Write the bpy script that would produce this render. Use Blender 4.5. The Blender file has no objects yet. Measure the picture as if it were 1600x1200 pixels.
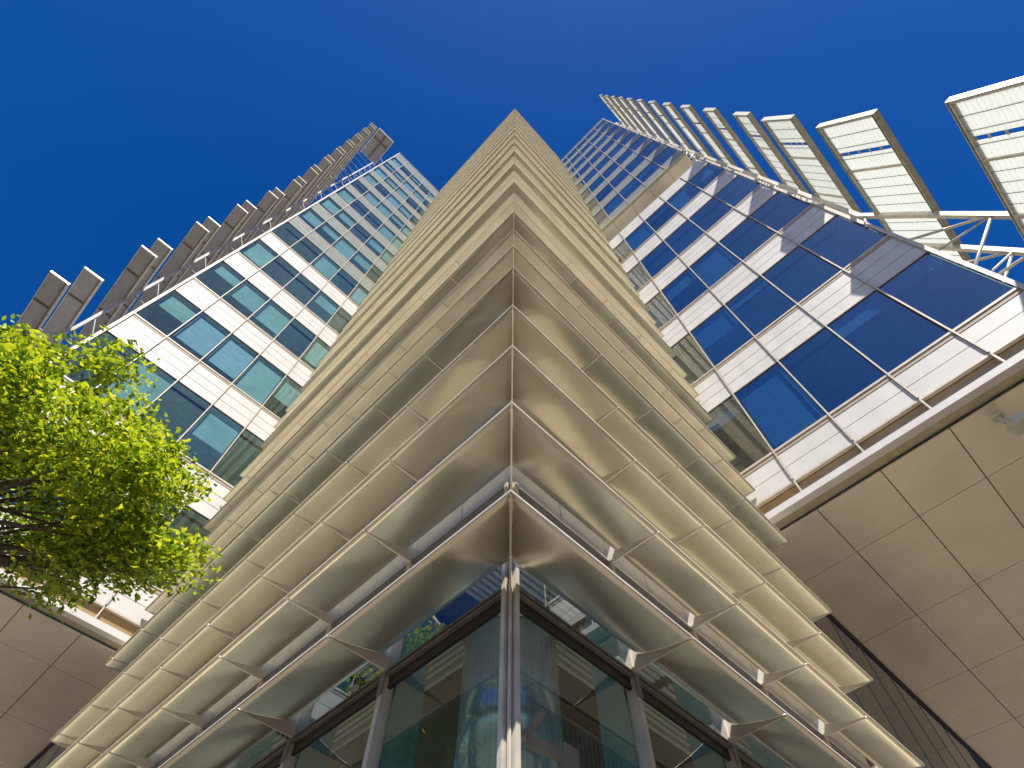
import bpy, math, random
from mathutils import Vector, Matrix, noise
random.seed(7)
C = bpy.context.scene
R = math.radians
S = 2.38            # metres per design unit
H0 = 1.6            # camera height above the pavement
# ------------------------------------------------------------------ camera, light, exposure
TH, RO, AU = 1.0855, -0.0104, 0.7905
cam = bpy.data.objects.new('camera', bpy.data.cameras.new('camera')); C.collection.objects.link(cam); C.camera = cam
cam.data.sensor_width = 36; cam.data.lens = 889 / 1600 * 36; cam.data.clip_end = 6000; cam.data.clip_start = .05
hx, hy = math.cos(AU), math.sin(AU)
fwd = Vector((hx * math.cos(TH), hy * math.cos(TH), math.sin(TH)))
rgt = Vector((hy, -hx, 0)); up = rgt.cross(fwd)
c_, s_ = math.cos(RO), math.sin(RO)
r2, u2 = rgt * c_ - up * s_, rgt * s_ + up * c_
cam.matrix_world = Matrix(((r2.x, u2.x, -fwd.x, 0), (r2.y, u2.y, -fwd.y, 0), (r2.z, u2.z, -fwd.z, H0), (0, 0, 0, 1)))
SUN = Vector((-.85, -1.16, 2.0)).normalized()
w = bpy.data.worlds.new('World'); C.world = w; w.use_nodes = True
nt = w.node_tree; bg = nt.nodes['Background']; sky = nt.nodes.new('ShaderNodeTexSky'); sky.sky_type = 'NISHITA'
sky.sun_disc = False; sky.sun_elevation = math.asin(SUN.z); sky.sun_rotation = math.atan2(SUN.x, SUN.y)
sky.altitude = 200; sky.air_density = 1.0; sky.dust_density = .3; sky.ozone_density = 3.5
hs = nt.nodes.new('ShaderNodeHueSaturation'); hs.inputs['Hue'].default_value = .514; hs.inputs['Saturation'].default_value = 1.39; hs.inputs['Value'].default_value = 1.0
nt.links.new(sky.outputs[0], hs.inputs['Color']); nt.links.new(hs.outputs[0], bg.inputs[0]); bg.inputs[1].default_value = .066
sl = bpy.data.lights.new('sun', 'SUN'); sl.energy = 3.9; sl.angle = R(.5); sl.color = (1, .93, .82)
so = bpy.data.objects.new('sun', sl); C.collection.objects.link(so); so.rotation_euler = SUN.to_track_quat('Z', 'Y').to_euler(); so.location = SUN * 90
C.view_settings.view_transform = 'Standard'; C.view_settings.look = 'None'; C.view_settings.gamma = 1; C.view_settings.use_curve_mapping = False
C.view_settings.exposure = .88
C.cycles.caustics_reflective = False; C.cycles.caustics_refractive = False; C.cycles.blur_glossy = 1.0; C.cycles.sample_clamp_indirect = 6
# ------------------------------------------------------------------ materials
def mat(name, col, rough=.5, metal=0, spec=.5, bump=0, scale=6, var=.12, stretch=(1, 1, 1), transl=0, dirt=0):
    m = bpy.data.materials.new(name); m.use_nodes = True; n = m.node_tree.nodes; l = m.node_tree.links
    b = n['Principled BSDF']; b.inputs['Roughness'].default_value = rough; b.inputs['Metallic'].default_value = metal
    b.inputs['Specular IOR Level'].default_value = spec
    tc = n.new('ShaderNodeTexCoord'); mp = n.new('ShaderNodeMapping'); mp.inputs['Scale'].default_value = stretch
    g = n.new('ShaderNodeNewGeometry'); l.new(g.outputs['Position'], mp.inputs[0])
    no = n.new('ShaderNodeTexNoise'); no.inputs['Scale'].default_value = scale; no.inputs['Detail'].default_value = 3; no.inputs['Roughness'].default_value = .5
    l.new(mp.outputs[0], no.inputs['Vector'])
    oi = n.new('ShaderNodeObjectInfo')
    mx = n.new('ShaderNodeMix'); mx.data_type = 'RGBA'
    mx.inputs[6].default_value = (*[c * (1 - var) for c in col], 1); mx.inputs[7].default_value = (*[min(1, c * (1 + var)) for c in col], 1)
    mr = n.new('ShaderNodeMapRange'); mr.inputs[1].default_value = .3; mr.inputs[2].default_value = .7
    l.new(no.outputs[0], mr.inputs[0]); l.new(mr.outputs[0], mx.inputs[0])
    out = mx.outputs[2]
    # every piece slightly its own tone
    mm = n.new('ShaderNodeMix'); mm.data_type = 'RGBA'; mm.blend_type = 'MULTIPLY'; mm.inputs[0].default_value = 1
    mr2 = n.new('ShaderNodeMapRange'); mr2.inputs[3].default_value = 1 - var * .7; mr2.inputs[4].default_value = 1
    l.new(oi.outputs['Random'], mr2.inputs[0]); l.new(out, mm.inputs[6]); l.new(mr2.outputs[0], mm.inputs[7]); out = mm.outputs[2]
    if dirt:
        nd = n.new('ShaderNodeTexNoise'); nd.inputs['Scale'].default_value = 1.7; nd.inputs['Detail'].default_value = 8; nd.inputs['Roughness'].default_value = .75
        l.new(g.outputs['Position'], nd.inputs['Vector'])
        md = n.new('ShaderNodeMapRange'); md.inputs[1].default_value = .58; md.inputs[2].default_value = .78; md.inputs[3].default_value = 0; md.inputs[4].default_value = dirt
        l.new(nd.outputs[0], md.inputs[0])
        mk = n.new('ShaderNodeMix'); mk.data_type = 'RGBA'; mk.inputs[7].default_value = (*[c * .4 for c in col], 1)
        l.new(md.outputs[0], mk.inputs[0]); l.new(out, mk.inputs[6]); out = mk.outputs[2]
    l.new(out, b.inputs['Base Color'])
    rr = n.new('ShaderNodeMapRange'); rr.inputs[3].default_value = max(0, rough - .03); rr.inputs[4].default_value = rough + .04
    l.new(no.outputs[0], rr.inputs[0]); l.new(rr.outputs[0], b.inputs['Roughness'])
    if bump:
        bp = n.new('ShaderNodeBump'); bp.inputs['Strength'].default_value = bump; bp.inputs['Distance'].default_value = .02
        l.new(no.outputs[0], bp.inputs['Height']); l.new(bp.outputs[0], b.inputs['Normal'])
    if transl:
        t = n.new('ShaderNodeBsdfTranslucent'); l.new(out, t.inputs[0]); ms = n.new('ShaderNodeMixShader'); ms.inputs[0].default_value = transl
        l.new(b.outputs[0], ms.inputs[1]); l.new(t.outputs[0], ms.inputs[2]); l.new(ms.outputs[0], n['Material Output'].inputs[0])
    return m
def glass(name, tint, refl, base=.25, rough=.008, wav=.0):
    m = bpy.data.materials.new(name); m.use_nodes = True; n = m.node_tree.nodes; l = m.node_tree.links
    n.remove(n['Principled BSDF'])
    t = n.new('ShaderNodeBsdfTransparent'); t.inputs[0].default_value = (*tint, 1)
    g = n.new('ShaderNodeBsdfGlossy'); g.inputs[0].default_value = (*refl, 1); g.inputs['Roughness'].default_value = rough
    f = n.new('ShaderNodeFresnel'); f.inputs[0].default_value = 1.6
    a = n.new('ShaderNodeMath'); a.operation = 'ADD'; a.use_clamp = True; a.inputs[1].default_value = base; l.new(f.outputs[0], a.inputs[0])
    oi = n.new('ShaderNodeObjectInfo'); vr = n.new('ShaderNodeMapRange'); vr.inputs[3].default_value = .80; vr.inputs[4].default_value = 1.05; l.new(oi.outputs['Random'], vr.inputs[0])
    m0 = n.new('ShaderNodeMath'); m0.operation = 'MULTIPLY'; m0.use_clamp = True; l.new(a.outputs[0], m0.inputs[0]); l.new(vr.outputs[0], m0.inputs[1]); a = m0
    gb = n.new('ShaderNodeNewGeometry'); iv = n.new('ShaderNodeMath'); iv.operation = 'SUBTRACT'; iv.inputs[0].default_value = 1; l.new(gb.outputs['Backfacing'], iv.inputs[1])
    mu = n.new('ShaderNodeMath'); mu.operation = 'MULTIPLY'; l.new(a.outputs[0], mu.inputs[0]); l.new(iv.outputs[0], mu.inputs[1]); a = mu
    ms = n.new('ShaderNodeMixShader'); l.new(a.outputs[0], ms.inputs[0]); l.new(t.outputs[0], ms.inputs[1]); l.new(g.outputs[0], ms.inputs[2])
    l.new(ms.outputs[0], n['Material Output'].inputs[0])
    if wav:
        ge = n.new('ShaderNodeNewGeometry'); no = n.new('ShaderNodeTexNoise'); no.inputs['Scale'].default_value = .9; l.new(ge.outputs['Position'], no.inputs['Vector'])
        bp = n.new('ShaderNodeBump'); bp.inputs['Strength'].default_value = wav; bp.inputs['Distance'].default_value = .05
        l.new(no.outputs[0], bp.inputs['Height']); l.new(bp.outputs[0], g.inputs['Normal'])
    return m
M = dict(
 nose=mat('pale_nosing', (.66, .61, .52), .4, .2, .5),
 lip=mat('grey_lip', (.20, .20, .21), .5, .3),
 bracket=mat('bracket_metal', (.74, .70, .62), .4, .1, .5),
 dark=mat('dark_frame', (.035, .03, .028), .4, .3),
 mull=mat('cream_mullion', (.62, .56, .47), .45, .1, .5),
 white=mat('white_panel', (.68, .665, .635), .42, 0, .5, .02, 1.6, .06, (1.6, 1.6, .5), dirt=.22),
 grey=mat('grey_green_panel', (.30, .335, .29), .3, .0, .6, .0, 3, .07),
 joint=mat('beige_joint', (.42, .34, .25), .6),
 tan=mat('bronze_panel', (.52, .36, .18), .28, .35, .5, .0, 1.5, .12),
 olive=mat('olive_fascia', (.50, .46, .31), .4, .3),
 soffit=mat('soffit_panel', (.86, .77, .64), .26, .25, .5, .0, 1.2, .06),
 seam=mat('dark_seam', (.05, .04, .03), .7),
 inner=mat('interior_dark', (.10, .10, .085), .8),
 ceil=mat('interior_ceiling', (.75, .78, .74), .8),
 wallin=mat('interior_wall', (.50, .56, .54), .8, var=.35, scale=.5),
 slat=mat('ceiling_slat', (.62, .62, .54), .6),
 blind=mat('window_blind', (.50, .60, .57), .8, transl=.25, var=.15, scale=1.5),
 blindd=mat('grey_blind', (.34, .42, .50), .7, var=.15, scale=2, stretch=(1, 1, 8)),
 fin=mat('teal_glass_fin', (.16, .46, .44), .15, 0, .6, transl=.35),
 steel=mat('painted_steel', (.66, .56, .50), .4, .2),
 col=mat('column_metal', (.46, .66, .70), .2, .4, .6, .0, 3, .2, (8, 8, .3)),
 curtain=mat('brown_curtain', (.34, .17, .10), .5, .1, .5, .0, 5, .45, (6, 6, .1)),
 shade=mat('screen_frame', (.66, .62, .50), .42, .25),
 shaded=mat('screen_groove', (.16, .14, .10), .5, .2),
 mesh=mat('grey_screen_mesh', (.36, .36, .38), .6, .1, var=.08),
 lamp=mat('lamp_housing', (.74, .74, .60), .45, .1),
 lens=mat('lamp_glass', (.85, .80, .66), .12, 0, .8),
 roof=mat('roof_grey', (.3, .3, .28), .8),
 bark=mat('bark', (.13, .10, .07), .9, bump=.6, scale=14, var=.35),
 core=mat('opaque_spandrel_glass', (.10, .19, .15), .06, 0, .9),
 core2=mat('cream_back_panel', (.60, .55, .42), .3, .2, .6, var=.08),
 g_blue=glass('blue_window_glass', (.52, .70, .82), (.92, .96, .98), .30, .006, .015),
 g_teal=glass('teal_window_glass', (.80, .93, .94), (.82, .97, .95), .10, .006, .03),
 g_clear=glass('lobby_glass', (.87, .91, .91), (.92, .97, 1.0), .03, .002, .012),
)
# leaf
def leafmat():
    m = bpy.data.materials.new('leaf'); m.use_nodes = True; n = m.node_tree.nodes; l = m.node_tree.links; b = n['Principled BSDF']
    g = n.new('ShaderNodeNewGeometry'); cr = n.new('ShaderNodeValToRGB'); l.new(g.outputs['Random Per Island'], cr.inputs[0])
    e = cr.color_ramp.elements; e[0].color = (.03, .07, .006, 1); e[1].color = (.44, .46, .015, 1); e2 = cr.color_ramp.elements.new(.55); e2.color = (.24, .32, .012, 1)
    l.new(cr.outputs[0], b.inputs['Base Color']); b.inputs['Roughness'].default_value = .42
    t = n.new('ShaderNodeBsdfTranslucent'); hs = n.new('ShaderNodeHueSaturation'); hs.inputs['Value'].default_value = 2.1; l.new(cr.outputs[0], hs.inputs['Color']); l.new(hs.outputs[0], t.inputs[0])
    ms = n.new('ShaderNodeMixShader'); ms.inputs[0].default_value = .42; l.new(b.outputs[0], ms.inputs[1]); l.new(t.outputs[0], ms.inputs[2]); l.new(ms.outputs[0], n['Material Output'].inputs[0])
    return m
M['leaf'] = leafmat()
def screenmat():          # printed translucent glass: fine dot frit + thin lines
    m = bpy.data.materials.new('fritted_screen_glass'); m.use_nodes = True; n = m.node_tree.nodes; l = m.node_tree.links; b = n['Principled BSDF']
    b.inputs['Base Color'].default_value = (.84, .84, .77, 1); b.inputs['Roughness'].default_value = .25
    t = n.new('ShaderNodeBsdfTranslucent'); t.inputs[0].default_value = (.90, .92, .89, 1)
    ms = n.new('ShaderNodeMixShader'); ms.inputs[0].default_value = .72; l.new(b.outputs[0], ms.inputs[1]); l.new(t.outputs[0], ms.inputs[2])
    g = n.new('ShaderNodeNewGeometry'); v = n.new('ShaderNodeTexVoronoi'); v.inputs['Scale'].default_value = 22; v.inputs['Randomness'].default_value = 0
    l.new(g.outputs['Position'], v.inputs['Vector'])
    cmp = n.new('ShaderNodeMath'); cmp.operation = 'LESS_THAN'; cmp.inputs[1].default_value = .24; l.new(v.outputs['Distance'], cmp.inputs[0])
    tr = n.new('ShaderNodeBsdfTransparent'); tr.inputs[0].default_value = (.75, .85, .95, 1)
    mu = n.new('ShaderNodeMath'); mu.operation = 'MULTIPLY'; mu.inputs[1].default_value = .75; l.new(cmp.outputs[0], mu.inputs[0])
    m2 = n.new('ShaderNodeMixShader'); l.new(mu.outputs[0], m2.inputs[0]); l.new(ms.outputs[0], m2.inputs[1]); l.new(tr.outputs[0], m2.inputs[2])
    l.new(m2.outputs[0], n['Material Output'].inputs[0]); return m
M['frit'] = screenmat()
# ------------------------------------------------------------------ helpers (all positions in design units u, v, z measured from the eye point)
def W(u, v, z): return Vector((u * S, v * S, z * S + H0))
def thing(name, label, cat, at, group=None):
    at = tuple(at) + (None,) if len(at) == 2 else at
    o = bpy.data.objects.new(name, None); C.collection.objects.link(o)
    o.location = (at[0] * S, at[1] * S, 0 if at[2] is None else at[2] * S + H0); o['label'] = label; o['category'] = cat
    if group: o['group'] = group
    return o
def root_loc(p):
    v = Vector((0, 0, 0))
    while p is not None: v = v + p.location; p = p.parent
    return v
def link(name, me, parent, loc):
    o = bpy.data.objects.new(name, me); C.collection.objects.link(o)
    if parent is not None: o.parent = parent; loc = loc - root_loc(parent)
    o.location = loc; return o
_box = {}
def box(name, parent, m, a, b, rot=None):
    """box between design-unit corners a and b; alike boxes share their mesh"""
    A, B = W(*a), W(*b); c = (A + B) / 2; d = [abs(B[i] - A[i]) / 2 for i in range(3)]
    k = (m, round(d[0], 4), round(d[1], 4), round(d[2], 4))
    if k not in _box:
        x, y, z = d; me = bpy.data.meshes.new(name)
        me.from_pydata([(-x, -y, -z), (x, -y, -z), (x, y, -z), (-x, y, -z), (-x, -y, z), (x, -y, z), (x, y, z), (-x, y, z)], [],
                       [(0, 3, 2, 1), (4, 5, 6, 7), (0, 1, 5, 4), (1, 2, 6, 5), (2, 3, 7, 6), (3, 0, 4, 7)])
        me.materials.append(M[m]); _box[k] = me
    return link(name, _box[k], parent, c)
def mesh(name, parent, m, vs, fs, smooth=False, origin=None):
    P = [W(*v) for v in vs]; o0 = origin if origin is not None else sum(P, Vector()) / len(P)
    me = bpy.data.meshes.new(name); me.from_pydata([p - o0 for p in P], [], fs); me.materials.append(M[m] if isinstance(m, str) else m)
    if smooth:
        for p in me.polygons: p.use_smooth = True
    me.update(); return link(name, me, parent, o0)
def boxes(name, parent, m, lst, stuff=False):
    vs, fs = [], []
    for a, b in lst:
        n = len(vs); x0, y0, z0 = a; x1, y1, z1 = b
        vs += [(x0, y0, z0), (x1, y0, z0), (x1, y1, z0), (x0, y1, z0), (x0, y0, z1), (x1, y0, z1), (x1, y1, z1), (x0, y1, z1)]
        fs += [tuple(n + i for i in f) for f in ((0, 3, 2, 1), (4, 5, 6, 7), (0, 1, 5, 4), (1, 2, 6, 5), (2, 3, 7, 6), (3, 0, 4, 7))]
    o = mesh(name, parent, m, vs, fs)
    if stuff: o['kind'] = 'stuff'
    return o
def beam(name, parent, m, a, b, r, r2=None, sides=4, upv=None):
    """square or round bar from a to b, half width r (design units)"""
    A, B = Vector(a), Vector(b); d = (B - A).normalized(); q = Vector((0, 0, 1)) if abs(d.z) < .9 else Vector((1, 0, 0))
    x = d.cross(q).normalized(); y = x.cross(d).normalized(); r2 = r if r2 is None else r2; vs, fs = [], []
    for P, rr in ((A, r), (B, r2)):
        for i in range(sides):
            t = 2 * math.pi * (i + .5) / sides; k = rr * (2 ** .5 if sides == 4 else 1)
            vs.append(tuple(P + x * math.cos(t) * k + y * math.sin(t) * k))
    for i in range(sides): j = (i + 1) % sides; fs.append((i, j, sides + j, sides + i))
    fs += [tuple(range(sides))[::-1], tuple(range(sides, 2 * sides))]
    return mesh(name, parent, m, vs, fs, smooth=sides > 4)
def struct(name, m, vs, fs):
    o = mesh(name, None, m, vs, fs); o['kind'] = 'structure'; return o
# ------------------------------------------------------------------ ground
NU, NV = .7033, .7108
GZ = -H0 / S
M['pave'] = mat('pavement', (.20, .165, .125), .85, 0, .3, .3, 3, .15)
M['asph'] = mat('asphalt', (.06, .06, .058), .9, 0, .3, .3, 20, .2)
struct('ground', 'pave', [(-900, -900, GZ - .01), (900, -900, GZ - .01), (900, 900, GZ - .01), (-900, 900, GZ - .01)], [(0, 1, 2, 3)])
struct('pavement', 'pave', [(-2.6, -4.2, GZ), (14, -4.2, GZ), (14, 16, GZ), (-2.6, 16, GZ), (-2.6, -4.2, GZ - .06), (14, -4.2, GZ - .06), (14, 16, GZ - .06), (-2.6, 16, GZ - .06)],
       [(0, 1, 2, 3), (0, 4, 5, 1), (3, 7, 4, 0), (1, 5, 6, 2), (2, 6, 7, 3)])
struct('road', 'asph', [(-7.5, -9, GZ - .008), (40, -9, GZ - .008), (40, -4.6, GZ - .008), (-3.0, -4.6, GZ - .008), (-3.0, 40, GZ - .008), (-7.5, 40, GZ - .008)], [(0, 1, 2, 3, 4, 5)])
# ------------------------------------------------------------------ corner block with the louvres
G = .26                                   # depth of the glass line behind the blade noses
LV = [1.2547, 1.7505, 2.2432, 2.7525, 3.4411, 3.9650, 4.4560]
while LV[-1] < 29.0:
    LV.append(LV[-3] + 1.715)
LV = LV[:52]
TOP = LV[-1] + .30
prow = thing('corner_block', 'pointed corner building clad in tiers of projecting champagne metal louvres over a glazed lobby', 'building', (NU + 2, NV + 2))
PR, PL = .565, .547
jr = [.835 + PR * i for i in range(4)]; jl = [.838 + PL * i for i in range(9)]
GIN = .212
prof = [(GIN * t, .050 * t ** 1.5) for t in (0, .12, .25, .4, .55, .7, .85, 1)]
def side_pt(side, a, g, z): return (NU + a, NV + g, z) if side == 'R' else (NU + g, NV + a, z)
_bm = {}
def blade_mats(li):                       # tier brightness put into the translucency: higher tiers glow more, spaced-out tiers least
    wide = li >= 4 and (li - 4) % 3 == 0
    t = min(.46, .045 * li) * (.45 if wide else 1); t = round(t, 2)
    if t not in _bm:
        M['skin%s' % t] = mat('champagne_metal_tier_glow', (.85, .80, .655), .28 + t * .1, .80 - t, .5, 0, 3, .07, (.5, .5, 5), dirt=.05, transl=t)
        M['skintop%s' % t] = mat('pale_bounce_louvre_top', (.88, .83, .70), .7, 0, .3, 0, 3, .07, (.5, .5, 5), transl=min(.58, t * 1.5))  # pale matt top added to bounce sunlight onto the blade underside above
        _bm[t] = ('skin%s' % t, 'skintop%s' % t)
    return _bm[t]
def blade(side, a0, a1, z, corner, li, parent=prow):
    """one blade length: arched sheet with thickness, mitred at the building's corner"""
    vs, fs = [], []; n = len(prof); t = .006
    for end in (0, 1):
        for (g, dz) in prof:
            a = (max(a0, 0) + g + .004 if corner else a0) if end == 0 else a1
            vs.append(side_pt(side, a, g, z + dz)); vs.append(side_pt(side, a, g, z + dz + t))
    def q(e, i, k): return e * 2 * n + 2 * i + k
    for i in range(n - 1):
        fs.append((q(0, i, 0), q(0, i + 1, 0), q(1, i + 1, 0), q(1, i, 0))); fs.append((q(0, i, 1), q(1, i, 1), q(1, i + 1, 1), q(0, i + 1, 1)))
        for e in (0, 1): fs.append((q(e, i, 0), q(e, i, 1), q(e, i + 1, 1), q(e, i + 1, 0)))
    fs.append((q(0, 0, 0), q(1, 0, 0), q(1, 0, 1), q(0, 0, 1))); fs.append((q(0, n - 1, 0), q(0, n - 1, 1), q(1, n - 1, 1), q(1, n - 1, 0)))
    if side == 'L': fs = [f[::-1] for f in fs]
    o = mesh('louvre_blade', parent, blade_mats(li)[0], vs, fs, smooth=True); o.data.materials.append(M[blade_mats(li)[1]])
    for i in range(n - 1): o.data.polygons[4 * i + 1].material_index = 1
    # nosing: pale bar with a dark lip above it
    s0 = a0 if not corner else -.004
    def nb(nm, m, g0, g1, z0, z1):
        p0 = [side_pt(side, (g if corner else a0), g, zz) for g, zz in ((g0, z0), (g1, z0), (g1, z1), (g0, z1))]
        p1 = [side_pt(side, a1, g, zz) for g, zz in ((g0, z0), (g1, z0), (g1, z1), (g0, z1))]
        f = [(0, 1, 2, 3), (7, 6, 5, 4), (0, 4, 5, 1), (1, 5, 6, 2), (2, 6, 7, 3), (3, 7, 4, 0)]
        return mesh(nm, o, m, p0 + p1, f)
    nb('nosing', 'nose', -.004, -.0005, z - .003, z + .006)
    if z < 5: nb('gutter_lip', 'lip', .001, .009, z + .0085, z + .016)
    return o
def bracket(side, a, z, parent=prow, th=.003):
    pr = [(-.0003, -.004), (G, -.004), (G, .085), (GIN, .085), (GIN, .050 - .001)] + [(g, dz - .0006) for g, dz in prof[::-1][1:]]
    vs = [side_pt(side, a - th, g, z + dz) for g, dz in pr] + [side_pt(side, a + th, g, z + dz) for g, dz in pr]; n = len(pr)
    fs = [tuple(range(n)), tuple(range(n, 2 * n))[::-1]] + [(i, i + n, (i + 1) % n + n, (i + 1) % n) for i in range(n)]
    return mesh('bracket', parent, 'bracket', vs, fs)
NSEG = 9
for li, z in enumerate(LV):
    low = z < 3.6
    ends = {'R': 3.13 if low else 3.0, 'L': 5.36 if low else 5.19}
    for side, js in (('R', jr), ('L', jl)):
        js = [j for j in js if j < ends[side] - .12]
        if li < NSEG:
            cut = [0] + js + [ends[side]]
            for i in range(len(cut) - 1):
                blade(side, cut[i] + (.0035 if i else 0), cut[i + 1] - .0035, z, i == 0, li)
            for j in js + [ends[side] - .001]: bracket(side, j, z)
        else:
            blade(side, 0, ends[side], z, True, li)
    # mitre fin on the corner itself
    if li < 14:
        e = .0022; pr = [(0.002, -.003), (G, -.003), (G, .085), (GIN, .085), (GIN, .049)] + [(g, dz - .0005) for g, dz in prof[::-1][1:]]
        pr = [(max(g, .002), dz) for g, dz in pr]
        vs = [(NU + g - e, NV + g + e, z + dz) for g, dz in pr] + [(NU + g + e, NV + g - e, z + dz) for g, dz in pr]; n = len(pr)
        mesh('mitre_fin', prow, 'bracket', vs, [tuple(range(n)), tuple(range(n, 2 * n))[::-1]] + [(i, i + n, (i + 1) % n + n, (i + 1) % n) for i in range(n)])
# glass line --------------------------------------------------------
gu, gv = NU + G, NV + G
ER, EL = 3.12, 9.6                         # right glass line runs on under the wing
def wallbox(name, parent, m, side, a0, a1, z0, z1, d0=0, d1=.012):
    if side == 'R': return box(name, parent, m, (NU + a0, gv + d0, z0), (NU + a1, gv + d1, z1))
    return box(name, parent, m, (gu + d0, NV + a0, z0), (gu + d1, NV + a1, z1))
for side, js, end in (('R', jr, 3.13), ('L', jl, 5.4)):
    stops = [G] + js + ([jr[-1] + PR * k for k in range(1, 9)] if side == 'R' else [jl[-1] + PL * k for k in range(1, 5)])
    for i in range(len(stops) - 1):
        a0, a1 = stops[i], stops[i + 1]
        s0 = .02 if i == 0 else .008
        under = a0 > (2.9 if side == 'R' else 5.1)
        wallbox('lobby_window', prow, 'g_clear', side, a0 + s0, a1 - .008, GZ + .02, 1.222)
        wallbox('clerestory_pane', prow, 'g_clear', side, a0 + s0, a1 - .008, 1.262, 1.735)
        if i < 5 or side == 'L':                   # lobby glass stiffeners, a fin behind every mullion
            wallbox('glass_fin', prow, 'fin', side, a1 - .004, a1 + .004, GZ + .02, 1.60, .03, .15)
    for a in stops[1:]:
        wallbox('mullion', prow, 'mull', side, a - .011, a + .011, GZ, 1.76, -.022, .02)
        if a < end - .1: wallbox('mullion_shoe', prow, 'lip', side, a - .014, a + .014, 1.16, 1.245, -.026, -.0225)
    L = stops[-1]
    wallbox('transom', prow, 'lip', side, G + .02, L, 1.228, 1.236, -.020, .03)
    wallbox('transom', prow, 'dark', side, G + .02, L, 1.2365, 1.2475, -.010, .03)
    wallbox('transom', prow, 'lip', side, G + .02, L, 1.248, 1.256, -.018, .03)
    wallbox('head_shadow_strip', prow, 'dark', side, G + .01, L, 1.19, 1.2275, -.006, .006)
    wallbox('transom', prow, 'lip', side, G + .02, end, 1.738, 1.752, -.016, .03)
    # storeys above: opaque back-painted glazing bands in half bays for the first floor, then one band per floor
    zones = [(1.753, 2.80, 'core2')] + [(LV[3 + 3 * k] + .05, LV[4 + 3 * k] - .04, 'core') for k in range(16)] + [(LV[4 + 3 * k] - .04, LV[6 + 3 * k] + .05, 'core2') for k in range(15)]
    zones.append((LV[49] - .04, TOP, 'core2'))
    for lo, hi, mm in sorted(zones):
        e3 = (3.13 if side == 'R' else 5.4) if lo < 3 else (3.02 if side == 'R' else 5.22)
        if lo < 5.2:
            st = [G] + js; hb = []
            for i in range(len(st)):
                nx = st[i + 1] if i + 1 < len(st) else e3
                mid = (st[i] + nx) / 2; hb += [(st[i], mid), (mid, nx)]
            for a0, a1 in hb: wallbox('glazing_panel' if mm == 'core' else 'back_panel', prow, mm, side, a0 + .002, a1 - .002, lo + .002, hi - .008)
        else:
            wallbox('glazing_band' if mm == 'core' else 'back_panel_band', prow, mm, side, G, e3, lo + .002, hi - .008)
        wallbox('floor_band', prow, 'dark', side, G, e3, hi - .0078, hi + .0015, .001, .012)
# corner post
box('corner_post', prow, 'nose', (gu + .004, gv - .020, GZ), (gu + .019, gv - .002, 1.765))
box('corner_post', prow, 'nose', (gu - .020, gv + .004, GZ), (gu - .002, gv + .019, 1.765))
box('corner_post_bead', prow, 'mull', (gu - .010, gv - .010, GZ), (gu - .003, gv - .003, 1.75))
box('post_shadow_gap', prow, 'dark', (gu - .0035, gv - .0035, GZ), (gu + .02, gv + .02, 1.75))
# roof of the block and its inner core
box('roof', prow, 'roof', (gu + .02, gv + .02, TOP - .03), (NU + 3.0, NV + 5.2, TOP))
for side in 'RL':
    e = 3.0 if side == 'R' else 5.19
    vs = [side_pt(side, 0 if g == 0 else g, g, zz) for g, zz in ((0, TOP - .04), (G, TOP - .04), (G, TOP), (0, TOP))] + [side_pt(side, e, g, zz) for g, zz in ((0, TOP - .04), (G, TOP - .04), (G, TOP), (0, TOP))]
    mesh('coping', prow, 'nose', vs, [(0, 1, 2, 3), (7, 6, 5, 4), (0, 4, 5, 1), (1, 5, 6, 2), (2, 6, 7, 3), (3, 7, 4, 0)])
# lobby interior
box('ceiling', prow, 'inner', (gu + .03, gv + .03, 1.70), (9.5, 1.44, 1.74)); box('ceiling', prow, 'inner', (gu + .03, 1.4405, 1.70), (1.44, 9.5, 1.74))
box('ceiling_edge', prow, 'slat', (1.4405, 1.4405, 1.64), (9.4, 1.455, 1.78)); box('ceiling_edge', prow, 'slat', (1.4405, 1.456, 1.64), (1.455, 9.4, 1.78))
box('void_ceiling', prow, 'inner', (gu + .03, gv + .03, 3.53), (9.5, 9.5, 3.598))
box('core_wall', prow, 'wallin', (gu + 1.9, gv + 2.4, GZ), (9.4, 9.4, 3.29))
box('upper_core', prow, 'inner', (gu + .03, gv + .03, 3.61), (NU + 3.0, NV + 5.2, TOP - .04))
box('lobby_floor', prow, 'roof', (gu + .03, gv + .03, GZ - .005), (9.5, 9.5, GZ + .01))
sl_ = []
for (n1, n2, fu, fv) in ((7, 1, .57, .44), (1, 8, .44, .57)):
    for i in range(n1):
        for j in range(n2):
            if n1 == 1 and j == 0: continue
            u0 = gu + .10 + i * fu + (0 if n1 > 1 else 0); v0 = gv + .10 + j * fv
            if n1 > 1: sl_ += [((u0, v0 + .030 * k, 1.640), (u0 + .50, v0 + .030 * k + .016, 1.655)) for k in range(12)]
            else: sl_ += [((u0 + .030 * k, v0, 1.640), (u0 + .030 * k + .016, v0 + .50, 1.655)) for k in range(12)]
boxes('ceiling_slats', prow, 'slat', sl_, True)
box('ceiling_margin', prow, 'slat', (gu + .03, gv + .03, 1.642), (gu + .09, gv + 4.6, 1.66))
box('ceiling_margin', prow, 'slat', (gu + .091, gv + .03, 1.642), (gu + 3.0, gv + .09, 1.66))
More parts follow.
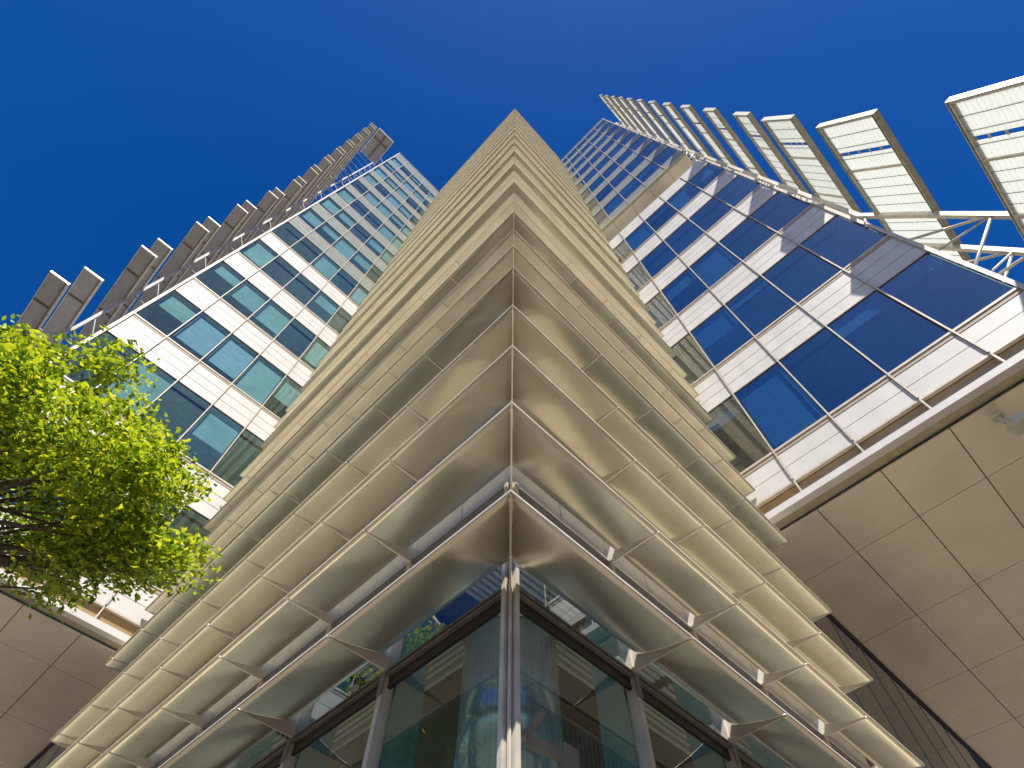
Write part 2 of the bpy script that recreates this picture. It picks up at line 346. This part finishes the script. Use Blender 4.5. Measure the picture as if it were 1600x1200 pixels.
# round lobby column
cu, cv, cr = NU + .72, NV + .72, .185
cl = thing('lobby_column', 'round teal metal column standing behind the glass just inside the pointed corner', 'column', (cu, cv))
def cyl(name, parent, m, u, v, r, z0, z1, n=48):
    vs = [(u + r * math.cos(2 * math.pi * i / n), v + r * math.sin(2 * math.pi * i / n), z) for z in (z0, z1) for i in range(n)]
    fs = [(i, (i + 1) % n, n + (i + 1) % n, n + i) for i in range(n)] + [tuple(range(n))[::-1], tuple(range(n, 2 * n))]
    o = mesh(name, parent, m, vs, fs)
    for p in o.data.polygons: p.use_smooth = len(p.vertices) == 4
    return o
zz = [GZ + .012, .30, .92, 1.54, 1.699]
for a, b in zip(zz, zz[1:]):
    cyl('column_casing', cl, 'col', cu, cv, cr, a + .006, b - .006); 
cyl('column_core', cl, 'dark', cu, cv, cr - .012, GZ + .012, 1.698)
# steel strut node near the right lobby pane
st = thing('steel_strut', 'pale steel strut seen through the lobby glass right of the corner post', 'strut', (1.3, 1.15))
P0, P1, P2 = (1.389, 1.15, .99), (1.197, 1.15, .967), (1.284, 1.15, 1.087)
beam('strut_bar', st, 'steel', P0, P1, .013); beam('strut_bar', st, 'steel', P1, P2, .010); beam('strut_bar', st, 'steel', P0, (1.34, 1.17, GZ + .02), .013); beam('strut_bar', st, 'steel', P0, (1.62, 1.17, .80), .010)
box('node_plate', st, 'steel', (1.36, 1.13, .955), (1.42, 1.136, 1.02))
# brown ribbed building across the street (outside the frame, mirrored in the lobby glass)
M['brown'] = mat('brown_ribbed_cladding', (.20, .11, .07), .5, .1, var=.4, scale=1, stretch=(3, 3, .2)); M['rib'] = mat('brown_rib', (.34, .20, .13), .4, .2, var=.3)
bb = thing('ribbed_building', 'brown ribbed building across the street mirrored in the lobby glass', 'building', (12, -17))
box('wall', bb, 'brown', (-1.5, -20, GZ), (32, -16, 18.5)); box('roof', bb, 'roof', (-1.6, -20.1, 18.5), (32.1, -15.9, 18.7))
for i in range(96): box('rib', bb, 'rib', (-1.45 + i * .345, -15.998, GZ + 1.2), (-1.33 + i * .345, -15.85, 18.4))
for i in range(13):
    for j in range(10): box('window', bb, 'g_teal', (-1.2 + i * 2.4, -15.995, 1.0 + j * 1.7), (-.3 + i * 2.4, -15.97, 2.1 + j * 1.7))
# ------------------------------------------------------------------ the two wings
F0, FH, WH = 4.27, 1.715, 1.08
def wing(side):
    if side == 'R':
        X = 3.728; cols = [.955, .4045, -.1492, -.7029, -1.2566, -1.794]; deep = 5.6; top = 28.06
        root = thing('right_office_wing', 'white banded office wing on the right with deep blue windows and a shadow gap', 'building', (X + 2, -.4))
    else:
        X = 5.94; cols = [.948, .384, -.1653, -.7146, -1.2639, -1.7924]; deep = 5.6; top = 28.95
        root = thing('left_office_wing', 'white banded office wing on the left with teal windows behind the tree', 'building', (-.4, X + 2))
    def b(name, par, m, c0, c1, d0, d1, z0, z1):   # along facade c, depth d (positive = into the building)
        if side == 'R': return box(name, par, m, (X + d0, c0, z0), (X + d1, c1, z1))
        return box(name, par, m, (c0, X + d0, z0), (c1, X + d1, z1))
    lo, hi = cols[-1], cols[0]
    ks = list(range(1, 15)); gl = 'g_blue' if side == 'R' else 'g_teal'
    rnd = random.Random(11 if side == 'R' else 5)
    recess = (12.80, 14.08) if side == 'R' else None
    for k in ks:
        sill = F0 + FH * (k - 1); head = sill + WH
        if recess and k == 6: continue
        upper = k >= 7
        for c in range(5):
            c1, c0 = cols[c], cols[c + 1]
            wn = b('window', root, 'dark', c0 + .008, c1 - .008, .012, .020, head - .014, head)     # head bar, the pane and blind hang from it
            b('frame_rail', wn, 'dark', c0 + .008, c1 - .008, .012, .020, sill, sill + .006)
            b('frame_stile', wn, 'dark', c0 + .008, c0 + .014, .012, .020, sill + .006, head - .014)
            b('frame_stile', wn, 'dark', c1 - .014, c1 - .008, .012, .020, sill + .006, head - .014)
            b('pane', wn, gl, c0 + .014, c1 - .014, .014, .017, sill + .006, head - .014)
            r = rnd.random()
            if side == 'R':
                if k == 1 and c == 1: b('blind', wn, 'blindd', c0 + .02, c1 - .02, .05, .054, sill + .09, head - .02); b('blind_rail', wn, 'lens', c0 + .03, c1 - .12, .046, .056, sill + .075, sill + .088)
                elif r < .6: b('blind', wn, 'blindd', c0 + .02, c1 - .02, .05, .054, sill + (.1 if r < .15 else .35 + r), head - .02)
            else:
                if (k, c) in ((3, 1), (7, 2), (9, 1), (2, 3)): b('blind', wn, 'blind', c0 + .02, c1 - .02, .05, .054, sill + .03, head - .10)
                elif r < .50: b('blind', wn, 'blind', c0 + .02, c1 - .02, .06, .064, head - .40 - .5 * rnd.random(), head - .10)
                elif r < .62: b('blind', wn, 'blindd', c0 + .02, c1 - .02, .06, .064, sill + .2, head - .05)
        # interior: slab/ceiling, downstand light trough, back wall
        b('floor_slab', root, 'ceil', lo + .02, hi - .01, .03, 1.5, head + .02, head + .10)
        b('ceiling_trough', root, 'dark', lo + .1, hi - .1, .16, .20, head + .005, head + .019)
    b('back_wall', root, 'wallin', lo + .02, hi - .01, 1.501, 1.55, 3.62, top - .1)
    b('end_wall', root, 'white', lo, lo + .02, .03, deep, 3.62, (recess[0] if recess else top - .03))
    if recess: b('end_wall', root, 'white', lo, lo + .02, .03, deep, recess[1], top - .03)
    b('party_wall', root, 'wallin', hi - .01, hi, .03, 1.5, 3.62, top - .1)
    # spandrels
    def spandrel(z0, z1, m, strips, sillband=True):
        zt = z1 - (.075 if sillband else 0); h = (zt - z0) / strips
        for c in range(5):
            c1, c0 = cols[c], cols[c + 1]
            for s in range(strips):
                b('spandrel_panel', root, m, c0 + .007, c1 - .007, 0, .014, z0 + h * s + (.006 if s else 0), z0 + h * (s + 1) - .006)
        b('spandrel_backing', root, 'joint', lo + .001, hi, .014, .03, z0, zt)
        if sillband:
            b('sill_band', root, 'joint', lo, hi, -.004, .03, zt + .0005, z1 - .030)
            b('sill_nosing', root, 'mull', lo, hi, -.012, .03, z1 - .029, z1 - .004)
    for k in range(2, 15):
        z1 = F0 + FH * (k - 1); z0 = z1 - FH + WH
        m = 'white' if k <= 6 else 'grey'
        if recess and k == 6: spandrel(z0, recess[0], 'white', 3, False)
        elif recess and k == 7: spandrel(recess[1] + .02, z1, 'grey', 2)
        else: spandrel(z0, z1, m, 3)
    spandrel(F0 + FH * 13 + WH, top, 'grey', 2 if side == 'R' else 4, False)
    b('parapet_cap', root, 'mull', lo, hi, -.02, deep, top, top + .03)
    # base: two white courses, bronze course between brackets, cream edge beam, olive return
    for c in range(5):
        c1, c0 = cols[c], cols[c + 1]
        b('spandrel_panel', root, 'white', c0 + .007, c1 - .007, 0, .014, 4.022, 4.190); b('spandrel_panel', root, 'white', c0 + .007, c1 - .007, 0, .014, 3.850, 4.014)
        b('bronze_panel', root, 'tan', c0 + .007, c1 - .007, .035, .045, 3.69, 3.822)
        b('bracket_fin', root, 'nose', c0 - .007, c0 + .007, -.005, .034, 3.69, 3.83)
    b('spandrel_backing', root, 'joint', lo + .001, hi, .0145, .03, 3.83, 4.195)
    b('sill_band', root, 'joint', lo, hi, -.004, .03, 4.1955, 4.240); b('sill_nosing', root, 'mull', lo, hi, -.012, .03, 4.241, 4.266)
    b('base_rail', root, 'mull', lo, hi, -.006, .03, 3.824, 3.846)
    b('edge_beam', root, 'white', lo, hi, -.014, .062, 3.622, 3.689)
    b('olive_fascia', root, 'olive', lo, hi, .0625, .15, 3.628, 3.6395)
    # mullions
    for c, p in enumerate(cols):
        w2 = .007 if c < 5 else .018
        segs = [(3.85, 12.80), (14.09, top)] if recess else [(3.85, top)]
        for z0, z1 in segs: b('mullion', root, 'mull', p - w2 + (.018 if c == 5 else 0) - (.02 if c == 5 else 0), p + w2, -.020, -.0125, z0, z1)
        for z0, z1 in segs: b('mullion_web', root, 'joint', p - .004, p + .004, -.0124, .011, z0, z1)
    # soffit panels with recessed seams
    s1, s2 = (.15, 1.05)
    us = [.155, .79] + [.79 + 1.07 * i for i in range(1, 8)]
    cc = [hi + 0.0] + cols[1:]
    for i in range(len(us) - 1):
        for c in range(5):
            b('soffit_panel', root, 'soffit', cc[c + 1] + .004, cc[c] - .004, us[i] + .0035, us[i + 1] - .0035, 3.600, 3.612)
    b('soffit_backing', root, 'seam', lo, hi, .151, us[-1], 3.613, 3.621)
    b('glass_shadow_gap', root, 'seam', hi + .0, hi + .03, .2, us[-1], 3.55, 3.612)
    if recess:
        b('recess_floor', root, 'roof', lo, hi, .0, 1.5, 12.801, 12.83); b('recess_wall', root, 'soffit', lo + .02, hi, .55, .60, 12.83, 14.02)
        cs = [hi, (hi + lo) / 2, lo]
        for c in range(5): b('recess_ceiling_panel', root, 'soffit', cols[c + 1] + .003, cols[c] - .003, .06, .55, 14.03, 14.04)
        b('upper_edge_beam', root, 'olive', lo, hi, -.01, .058, 14.03, 14.099)
        b('recess_slab', root, 'seam', lo, hi, .06, 1.5, 14.041, 14.06)
    return root
wr = wing('R'); wl = wing('L')
# glass line and ceiling of the lobby go on below the wings
for side, a_from, a_to, ztop in (('R', 3.15, 7.0, 3.548), ('L', 5.42, 9.6, 3.548)):
    n = 7; d = (a_to - a_from) / n
    for i in range(n): wallbox('undercroft_pane', prow, 'g_clear', side, a_from + d * i + .004, a_from + d * (i + 1) - .004, 1.76, ztop)
    for i in range(1, n): wallbox('undercroft_mullion', prow, 'lip', side, a_from + d * i - .004, a_from + d * i + .004, 1.76, ztop, -.004, .012)
# ------------------------------------------------------------------ sun screens on the right wing's outer end: framed fritted glass panels on an outrigger truss
sr = thing('glass_sun_screen', 'stack of framed fritted glass sun panels on a truss beyond the right wing', 'sun screen', (4.3, -2.3))
def lerp(a, b, t): return tuple(a[i] + (b[i] - a[i]) * t for i in range(3))
def panel_R(top, bot, u0=2.88, u1=6.2, full=True):
    """framed panel whose short edge runs from top=(v,z) to bot=(v,z); long edge along u"""
    d = Vector((0, bot[0] - top[0], bot[1] - top[1])); Ld = d.length; d.normalize(); nrm = Vector((0, -d.z, d.y))   # normal, in the v-z plane
    def P(u, s, t): q = Vector((u, top[0], top[1])) + d * s + nrm * t; return (q.x, q.y, q.z)
    def slab(name, par, m, ua, ub, sa, sb, ta, tb):
        vs = [P(u, s, t) for u in (ua, ub) for s, t in ((sa, ta), (sb, ta), (sb, tb), (sa, tb))]
        return mesh(name, par, m, vs, [(0, 1, 2, 3), (7, 6, 5, 4), (0, 4, 5, 1), (1, 5, 6, 2), (2, 6, 7, 3), (3, 7, 4, 0)])
    f = slab('screen_frame', sr, 'shade', u0, u1, 0, .035, -.05, .02)
    for sa, sb in ((Ld - .035, Ld),): slab('frame_bar', f, 'shade', u0, u1, sa, sb, -.05, .02)
    slab('frame_bar', f, 'shade', u0, u0 + .03, .035, Ld - .035, -.05, .02); slab('frame_bar', f, 'shade', u1 - .03, u1, .035, Ld - .035, -.05, .02)
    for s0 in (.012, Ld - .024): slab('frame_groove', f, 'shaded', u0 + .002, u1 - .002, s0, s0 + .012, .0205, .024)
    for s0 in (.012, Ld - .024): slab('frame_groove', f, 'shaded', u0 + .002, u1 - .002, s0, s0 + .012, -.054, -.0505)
    xs = [u0 + .03, 3.60, 4.33, 5.2, u1 - .03]
    for x in xs[1:-1]: slab('cross_bar', f, 'shade', x - .012, x + .012, .035, Ld - .035, -.03, .018)
    for j in range(len(xs) - 1):
        a, b_ = xs[j] + (.012 if j else 0), xs[j + 1] - (.012 if j < len(xs) - 2 else 0); w_ = b_ - a
        gap = (a + w_ * .60, a + w_ * .68) if j in (0, 2) else None
        cells = [(a, gap[0]), (gap[1], b_)] if gap else [(a, b_)]
        for (ca, cb) in cells: slab('fritted_pane', f, 'frit', ca, cb, .035, Ld - .035, -.006, .0)
        nl = max(2, int(w_ / .14))
        if full:
            for i in range(1, nl):
                x = a + w_ * i / nl
                if gap and gap[0] - .01 < x < gap[1] + .01: continue
                slab('glazing_bar', f, 'lip', x - .0025, x + .0025, .036, Ld - .036, -.008, .002)
            if gap:
                for i in range(0, 6): s0 = .035 + (Ld - .07) * i / 5; slab('gap_tie', f, 'nose', gap[0], gap[1], max(.035, s0 - .012), min(Ld - .035, s0 + .012), -.006, .0)
    return f
spec = [((-2.706, 5.84), (-3.02, 5.08)), ((-2.257, 7.52), (-2.525, 6.72)), ((-2.245, 9.22), (-2.345, 8.40))]
z = 10.52
while z < 27.9:
    spec.append(((-2.275, z), (-2.305, z - .60))); z += 1.72
for i, (t, b_) in enumerate(spec): panel_R(t, b_, full=i < 5)
# masts: two chords following the panels, splayed at the foot, with lacing back to the wing
for uu in (4.33, 4.86):
    pts = [(-2.19, 27.9), (-2.19, 7.75), (-2.46, 6.88), (-2.74, 5.86), (-3.05, 5.0)]
    for a, b_ in zip(pts, pts[1:]): beam('mast_chord', sr, 'shade', (uu, a[0] + .03, a[1]), (uu, b_[0] + .03, b_[1]), .028)
zz = 5.98; flip = 0
nodes = [(-1.80, 5.25), (-2.66, 6.05), (-1.80, 6.9), (-2.20, 7.7)]
for a, b_ in zip(nodes, nodes[1:]):
    beam('mast_brace', sr, 'shade', (4.33, a[0], a[1]), (4.33, b_[0], b_[1]), .016, sides=8); beam('mast_brace', sr, 'shade', (4.86, a[0], a[1]), (4.86, b_[0], b_[1]), .016, sides=8)
    beam('mast_brace', sr, 'shade', (4.33, a[0], a[1]), (4.86, b_[0], b_[1]), .013, sides=8)
beam('mast_brace', sr, 'shade', (4.33, -1.80, 5.25), (4.33, -3.0, 5.2), .016, sides=8)
z = 8.6; k = 0
while z < 27.5:
    beam('outrigger', sr, 'shade', (4.33, -1.80, z), (4.33, -2.16, z + .1), .020, sides=8); beam('outrigger', sr, 'shade', (4.86, -1.80, z), (4.86, -2.16, z + .1), .020, sides=8)
    beam('outrigger', sr, 'shade', (4.33, -1.80, z), (4.33, -2.16, z + .85), .014, sides=6); z += .857
# ------------------------------------------------------------------ louvre shelves on the left wing's outer end
slo = thing('mesh_sun_screen', 'long grey mesh sun shelves in pairs stacked up beyond the left wing', 'sun screen', (-2.4, 6.5))
def shelf(uo, ui, z, v0=5.66, v1=9.2):
    f = box('shelf_frame', slo, 'shade', (ui - .018, v0, z - .012), (ui, v1, z + .035))
    box('frame_bar', f, 'shade', (uo, v0, z - .0), (uo + .012, v1, z + .03)); box('frame_bar', f, 'shade', (uo + .0125, v0, z + .0), (ui - .019, v0 + .02, z + .03))
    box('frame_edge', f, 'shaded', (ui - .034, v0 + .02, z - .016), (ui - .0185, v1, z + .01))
    box('mesh_sheet', f, 'mesh', (uo + .013, v0 + .021, z + .006), (ui - .035, v1, z + .012))
    v = v0 + .49; i = 0
    while v < v1:
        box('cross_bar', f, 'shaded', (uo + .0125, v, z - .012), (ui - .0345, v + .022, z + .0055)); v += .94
    return f
shelf(-2.66, -2.41, 7.02); shelf(-2.535, -2.27, 7.49)
shelf(-2.85, -2.60, 5.3); shelf(-2.75, -2.48, 5.75)
z = 8.76; zs = []
while z < 28.4:
    fl = 0 if z < 15.5 else (z - 15.5) / (28.4 - 15.5) * .97
    for dz in (0, .455):
        zz_ = z + dz; fl = 0 if zz_ < 15.5 else (zz_ - 15.5) / (28.4 - 15.5) * .98
        if zz_ < 28.3: shelf(-2.50 - fl, -2.24 - fl * .93, zz_)
    z += 1.715
f = box('canopy_frame', slo, 'shade', (-3.11, 5.67, 28.49), (-3.07, 7.1, 28.56))
box('frame_bar', f, 'shade', (-2.30, 5.67, 28.49), (-2.26, 7.1, 28.56)); box('frame_bar', f, 'shade', (-3.069, 5.67, 28.49), (-2.301, 5.71, 28.56)); box('frame_bar', f, 'shaded', (-2.70, 5.711, 28.49), (-2.66, 7.1, 28.54))
box('frame_bar', f, 'shaded', (-3.069, 6.1, 28.48), (-2.701, 6.14, 28.53)); box('frame_bar', f, 'shaded', (-2.659, 6.1, 28.48), (-2.301, 6.14, 28.53))
box('mesh_sheet', f, 'mesh', (-3.069, 5.711, 28.545), (-2.301, 7.1, 28.55))
for vv in (6.65, 7.6):
    beam('mast_chord', slo, 'mesh', (-2.24, vv, 28.4), (-2.24, vv, 7.5), .022); beam('mast_chord', slo, 'mesh', (-2.24, vv, 7.5), (-2.75, vv, 5.2), .022)
    z = 5.5
    while z < 28:
        beam('outrigger', slo, 'mesh', (-1.80, vv, z), (-2.22 - (.3 if z < 6.2 else 0), vv, z + .05), .010, sides=8); beam('outrigger', slo, 'mesh', (-1.80, vv, z), (-2.24, vv, z + .8), .008, sides=6)
        if z > 15: beam('shelf_tie', slo, 'mesh', (-2.24, vv, z), (-2.30 - (z - 15.5) / 12.9 * .9, vv, z + .3), .012, sides=6)
        z += .857
beam('tie_rail', slo, 'shade', (-2.35, 6.65, 6.95), (-2.9, 6.55, 6.55), .022)
# ------------------------------------------------------------------ floodlight under the right soffit
fl_ = thing('floodlight', 'small cream floodlight fixed under the soffit of the right wing', 'floodlight', (4.05, -.97, 3.598))
box('mounting_plate', fl_, 'lamp', (3.99, -1.03, 3.575), (4.06, -.96, 3.5995)); beam('bracket_arm', fl_, 'lamp', (4.02, -.995, 3.574), (4.02, -.985, 3.505), .010)
def rbox(name, par, m, c, dims, ax, tilt):
    vs = []; ca, sa = math.cos(ax), math.sin(ax); ct, s_t = math.cos(tilt), math.sin(tilt)
    for sx in (-1, 1):
        for sy in (-1, 1):
            for sz in (-1, 1):
                x, y, z = sx * dims[0], sy * dims[1], sz * dims[2]; y, z = y * ct - z * s_t, y * s_t + z * ct; x, y = x * ca - y * sa, x * sa + y * ca
                vs.append((c[0] + x, c[1] + y, c[2] + z))
    return mesh(name, par, m, vs, [(0, 1, 3, 2), (4, 6, 7, 5), (0, 4, 5, 1), (2, 3, 7, 6), (0, 2, 6, 4), (1, 5, 7, 3)])
h = rbox('lamp_body', fl_, 'lamp', (4.02, -1.03, 3.45), (.062, .05, .038), .35, -.35)
rbox('visor', h, 'dark', (4.03, -1.078, 3.425), (.060, .006, .012), .35, -.35); rbox('lamp_lens', h, 'lens', (4.035, -1.085, 3.445), (.055, .004, .022), .35, -.35)
# ------------------------------------------------------------------ street trees
def tree(name, label, base, crown, rad, nclump, per, leaf, seed, group=None):
    rnd = random.Random(seed); root = thing(name, label, 'tree', (base[0] / S, base[1] / S))
    bl = Vector((base[0], base[1], 0)); cc = Vector(crown)
    def raw(nm, m, vs, fs, sm=False, stuff=False):
        me = bpy.data.meshes.new(nm); me.from_pydata(vs, [], fs); me.materials.append(M[m])
        if sm:
            for p in me.polygons: p.use_smooth = True
        o = bpy.data.objects.new(nm, me); C.collection.objects.link(o); o.parent = root
        if stuff: o['kind'] = 'stuff'
        return o
    # skeleton
    def tube(vs, fs, pts, rads, n=9):
        for i, p in enumerate(pts):
            d = (pts[min(i + 1, len(pts) - 1)] - pts[max(i - 1, 0)]).normalized(); x = d.cross(Vector((.3, .9, .1))).normalized(); y = d.cross(x)
            for k in range(n): t = 2 * math.pi * k / n; vs.append(tuple(p + (x * math.cos(t) + y * math.sin(t)) * rads[i]))
        b0 = len(vs) - n * len(pts)
        for i in range(len(pts) - 1):
            for k in range(n): a = b0 + i * n + k; c = b0 + i * n + (k + 1) % n; fs.append((a, c, c + n, a + n))
    tv, tf = [], []; fork = Vector((cc.x * .35 + bl.x * .65, cc.y * .35 + bl.y * .65, cc.z - rad[2] * 1.15)) - bl
    tube(tv, tf, [Vector((0, 0, -.05)), Vector((.03, .02, fork.z * .35)), fork * .7 + Vector((.05, 0, 0)), fork], [.2, .16, .14, .12], 12)
    raw('trunk', 'bark', tv, tf, True)
    clumps = []
    while len(clumps) < nclump:
        p = Vector((rnd.uniform(-1, 1), rnd.uniform(-1, 1), rnd.uniform(-1, 1)))
        if p.length > 1: continue
        n_ = noise.noise(p * 1.9 + Vector((seed, 0, 0)))
        if p.length < .45 and rnd.random() < .6: continue
        if n_ < .04: continue
        rr = 1 + .55 * noise.noise(p * 1.7 + Vector((0, seed, 3)))
        clumps.append(cc + Vector((p.x * rad[0], p.y * rad[1], p.z * rad[2])) * rr - bl)
    bv, bf = [], []
    for i, cl_ in enumerate(clumps):
        if i % 3 == 0:
            mid = fork.lerp(cl_, .55) + Vector((rnd.uniform(-.25, .25), rnd.uniform(-.25, .25), rnd.uniform(-.1, .3)))
            tube(bv, bf, [fork, mid, cl_], [.05, .025, .006], 6)
    raw('branches', 'bark', bv, bf, True)
    lv, lf = [], []
    for cl_ in clumps:
        r = rnd.uniform(.20, .36)
        for _ in range(per):
            g3 = Vector((rnd.gauss(0, 1), rnd.gauss(0, 1), rnd.gauss(0, .6))); g3 = g3 * min(1, 1.7 / g3.length); p = g3 * r * .62 + cl_
            a = rnd.uniform(0, 6.28); el = rnd.uniform(-.7, .35); d = Vector((math.cos(a) * math.cos(el), math.sin(a) * math.cos(el), math.sin(el)))
            s = d.cross(Vector((rnd.gauss(0, .35), rnd.gauss(0, .35), 1))).normalized(); q = leaf * rnd.uniform(.7, 1.25); nn = d.cross(s)
            n0 = len(lv); lv += [tuple(p), tuple(p + d * q * .45 + s * q * .24 + nn * q * .05), tuple(p + d * q), tuple(p + d * q * .45 - s * q * .24 + nn * q * .05)]
            lf.append((n0, n0 + 1, n0 + 2)); lf.append((n0, n0 + 2, n0 + 3))
    raw('crown', 'leaf', lv, lf, False, True)
    return root
tree('broadleaf_tree', 'sunlit yellow green street tree in front of the left wing', (-2.9, 8.3), (-1.3, 6.6, 6.82), (2.2, 1.6, 1.12), 225, 125, .090, 3)
